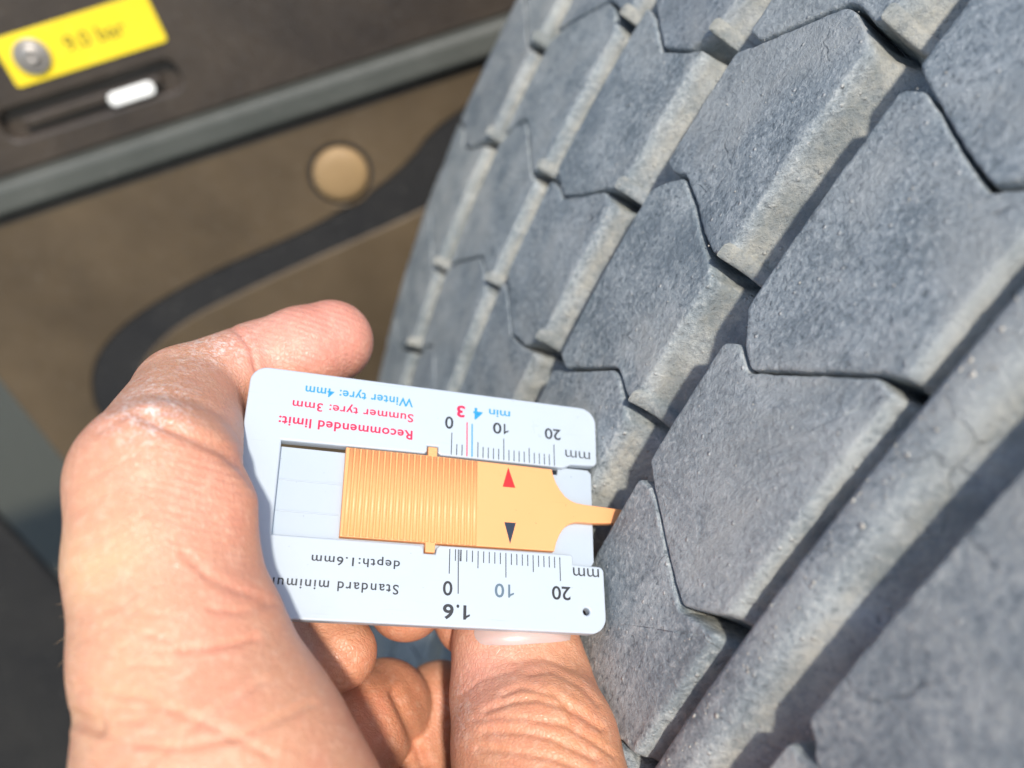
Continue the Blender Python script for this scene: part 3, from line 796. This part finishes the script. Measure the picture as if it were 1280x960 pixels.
# ------------------------------------------------------------------ vehicle side behind the wheel
UP = -400.                                           # outward position of the upright side plane (mm)
def side_root(name, f, u, l=UP, **kw):
    o = empty(name, f2w(f, u, l), (math.pi / 2, 0, 0), **kw); o['f0'], o['u0'] = f, u; return o
def splate(name, loops, z0, z1, bev, mat, root):      # loops in (forward, up) mm on the side plane, z = outward from it
    f, u = root['f0'], root['u0']
    return slab(name, [[(x - f, -(y - u)) for x, y in lp] for lp in loops], z0, z1, bev, mat, root)
def rrect(x0, x1, y0, y1, r):
    return arc(x0 + r, y0 + r, r, 180, 270, 8) + arc(x1 - r, y0 + r, r, 270, 360, 8) + arc(x1 - r, y1 - r, r, 0, 90, 8) + arc(x0 + r, y1 - r, r, 90, 180, 8)
def round_loop(P, it=3):
    return [tuple(q) for q in chaikin(np.array(P, float), it, .25)]
beam = side_root('chassis_beam', 0, -103, label='dark dusty steel chassis beam with long slot behind the tyre', cat='beam')
splate('beam_face', [[(-700, 90), (700, 90), (700, -103), (-700, -103)], rrect(-140, -61.5, -90.5, -77.5, 5)], -9, 0, 1.5, BEAM, beam)
splate('slot_back', [rrect(-145, -57, -95, -73, 3)], -14, -6, .5, BEAM, beam)
splate('flange', [[(-700, -103.4), (700, -103.4), (700, -117), (-700, -117)]], -20, 9, 3, FLANGE, beam)
splate('slot_bar', [rrect(-132, -70, -87, -82.5, 2)], -6, -1.2, 1.2, BEAM, beam)
pale = side_root('painted_sunlight', -83.7, -86.3, label='small white strip standing in for sunlight seen through the slot under the yellow sticker', cat='white_strip')
splate('strip', [rrect(-94, -73.6, -89.2, -83.4, 2.4)], -1.2, 1.6, .8, PALE, pale)  # added strip, sunlight through the slot put into its colour
stk = side_root('pressure_sticker', -92, -61, label='yellow rectangular pressure sticker with faded black figures on the dark beam', cat='sticker')
splate('sticker_plate', [rrect(-125, -59.6, -70.6, -50.6, 1.5)], 0.1, 1.0, .3, YELLOW, stk)
def side_text(s_, x0, x1, y0, y1, mat, root, z):
    m = text_mesh(s_, .012); xs = [v.co.x for v in m.vertices]; top, bot = cap_h(.012)
    for v in m.vertices:
        v.co = ((x0 + (v.co.x - min(xs)) / (max(xs) - min(xs)) * (x1 - x0) - root['f0']) * MM, (y0 + (v.co.y - bot) / (top - bot) * (y1 - y0) - root['u0']) * MM, z * MM)
    m.materials.clear(); m.materials.append(mat)
    return link(bpy.data.objects.new('printed_text', m), root)
side_text('9.0 bar', -99, -73.5, -63.2, -57.2, BLURK, stk, 1.06)
def dome(name, prof, n, mat, root, f, u):            # turned part: profile of (radius, outward)
    V_, F_ = [], []; m = len(prof)
    for i in range(n):
        a = 2 * math.pi * i / n
        for r, z in prof: V_.append(((f - root['f0'] + r * math.cos(a)) * MM, (u - root['u0'] + r * math.sin(a)) * MM, z * MM))
    for i in range(n):
        for j in range(m - 1): F_.append((i * m + j, ((i + 1) % n) * m + j, ((i + 1) % n) * m + j + 1, i * m + j + 1))
    return mesh_obj(name, V_, F_, mat, root)
dome('rivet', [(7.2, .9), (7.2, 2.2), (6.6, 2.8), (5.4, 2.9), (4.9, 2.5), (4.6, 3.2), (2.4, 3.7), (1.0, 3.6), (.6, 3.0), (.01, 2.9)], 28, STEEL, stk, -113.0, -60.6)
fen = side_root('inner_fender', 0, -126, label='dusty brown plastic fender panel with curved black recess and round plug', cat='fender')
recess = round_loop([(120, -128), (45, -139), (18, -159), (-30, -171.5), (-87, -176), (-128, -183.5), (-156, -195), (-172, -212), (-180, -238), (-180, -520), (-162, -520), (-162, -248), (-155, -225), (-140, -208), (-114, -197), (-79, -192), (-34, -187), (14, -183), (120, -168)], 2)
inner = [(max(x, -1e9), y) for x, y in recess]
splate('panel', [[(-209, -120.5), (300, -120.5), (300, -560), (-209, -560)], inner, arc(-11, -150, 15.6, 0, 350, 36)], -6, 2, 1.2, FENDER, fen)
splate('recess_back', [[(-203, -117.6), (290, -117.6), (290, -550), (-203, -550)]], -10, 0.7, .5, BLACKP, fen)
dome('plug', [(13.6, 0), (13.6, 2.2), (12.9, 3.6), (11.2, 4.6), (7, 5.1), (.01, 5.3)], 36, TAN, fen, -11, -150)
post = side_root('frame_post', -330, -126, label='black upright frame post beside the brown fender panel', cat='post')
splate('post_face', [[(-420, -122), (-262, -122), (-262, -915), (-420, -915)]], -9, -3, 1, BLACKP, post)
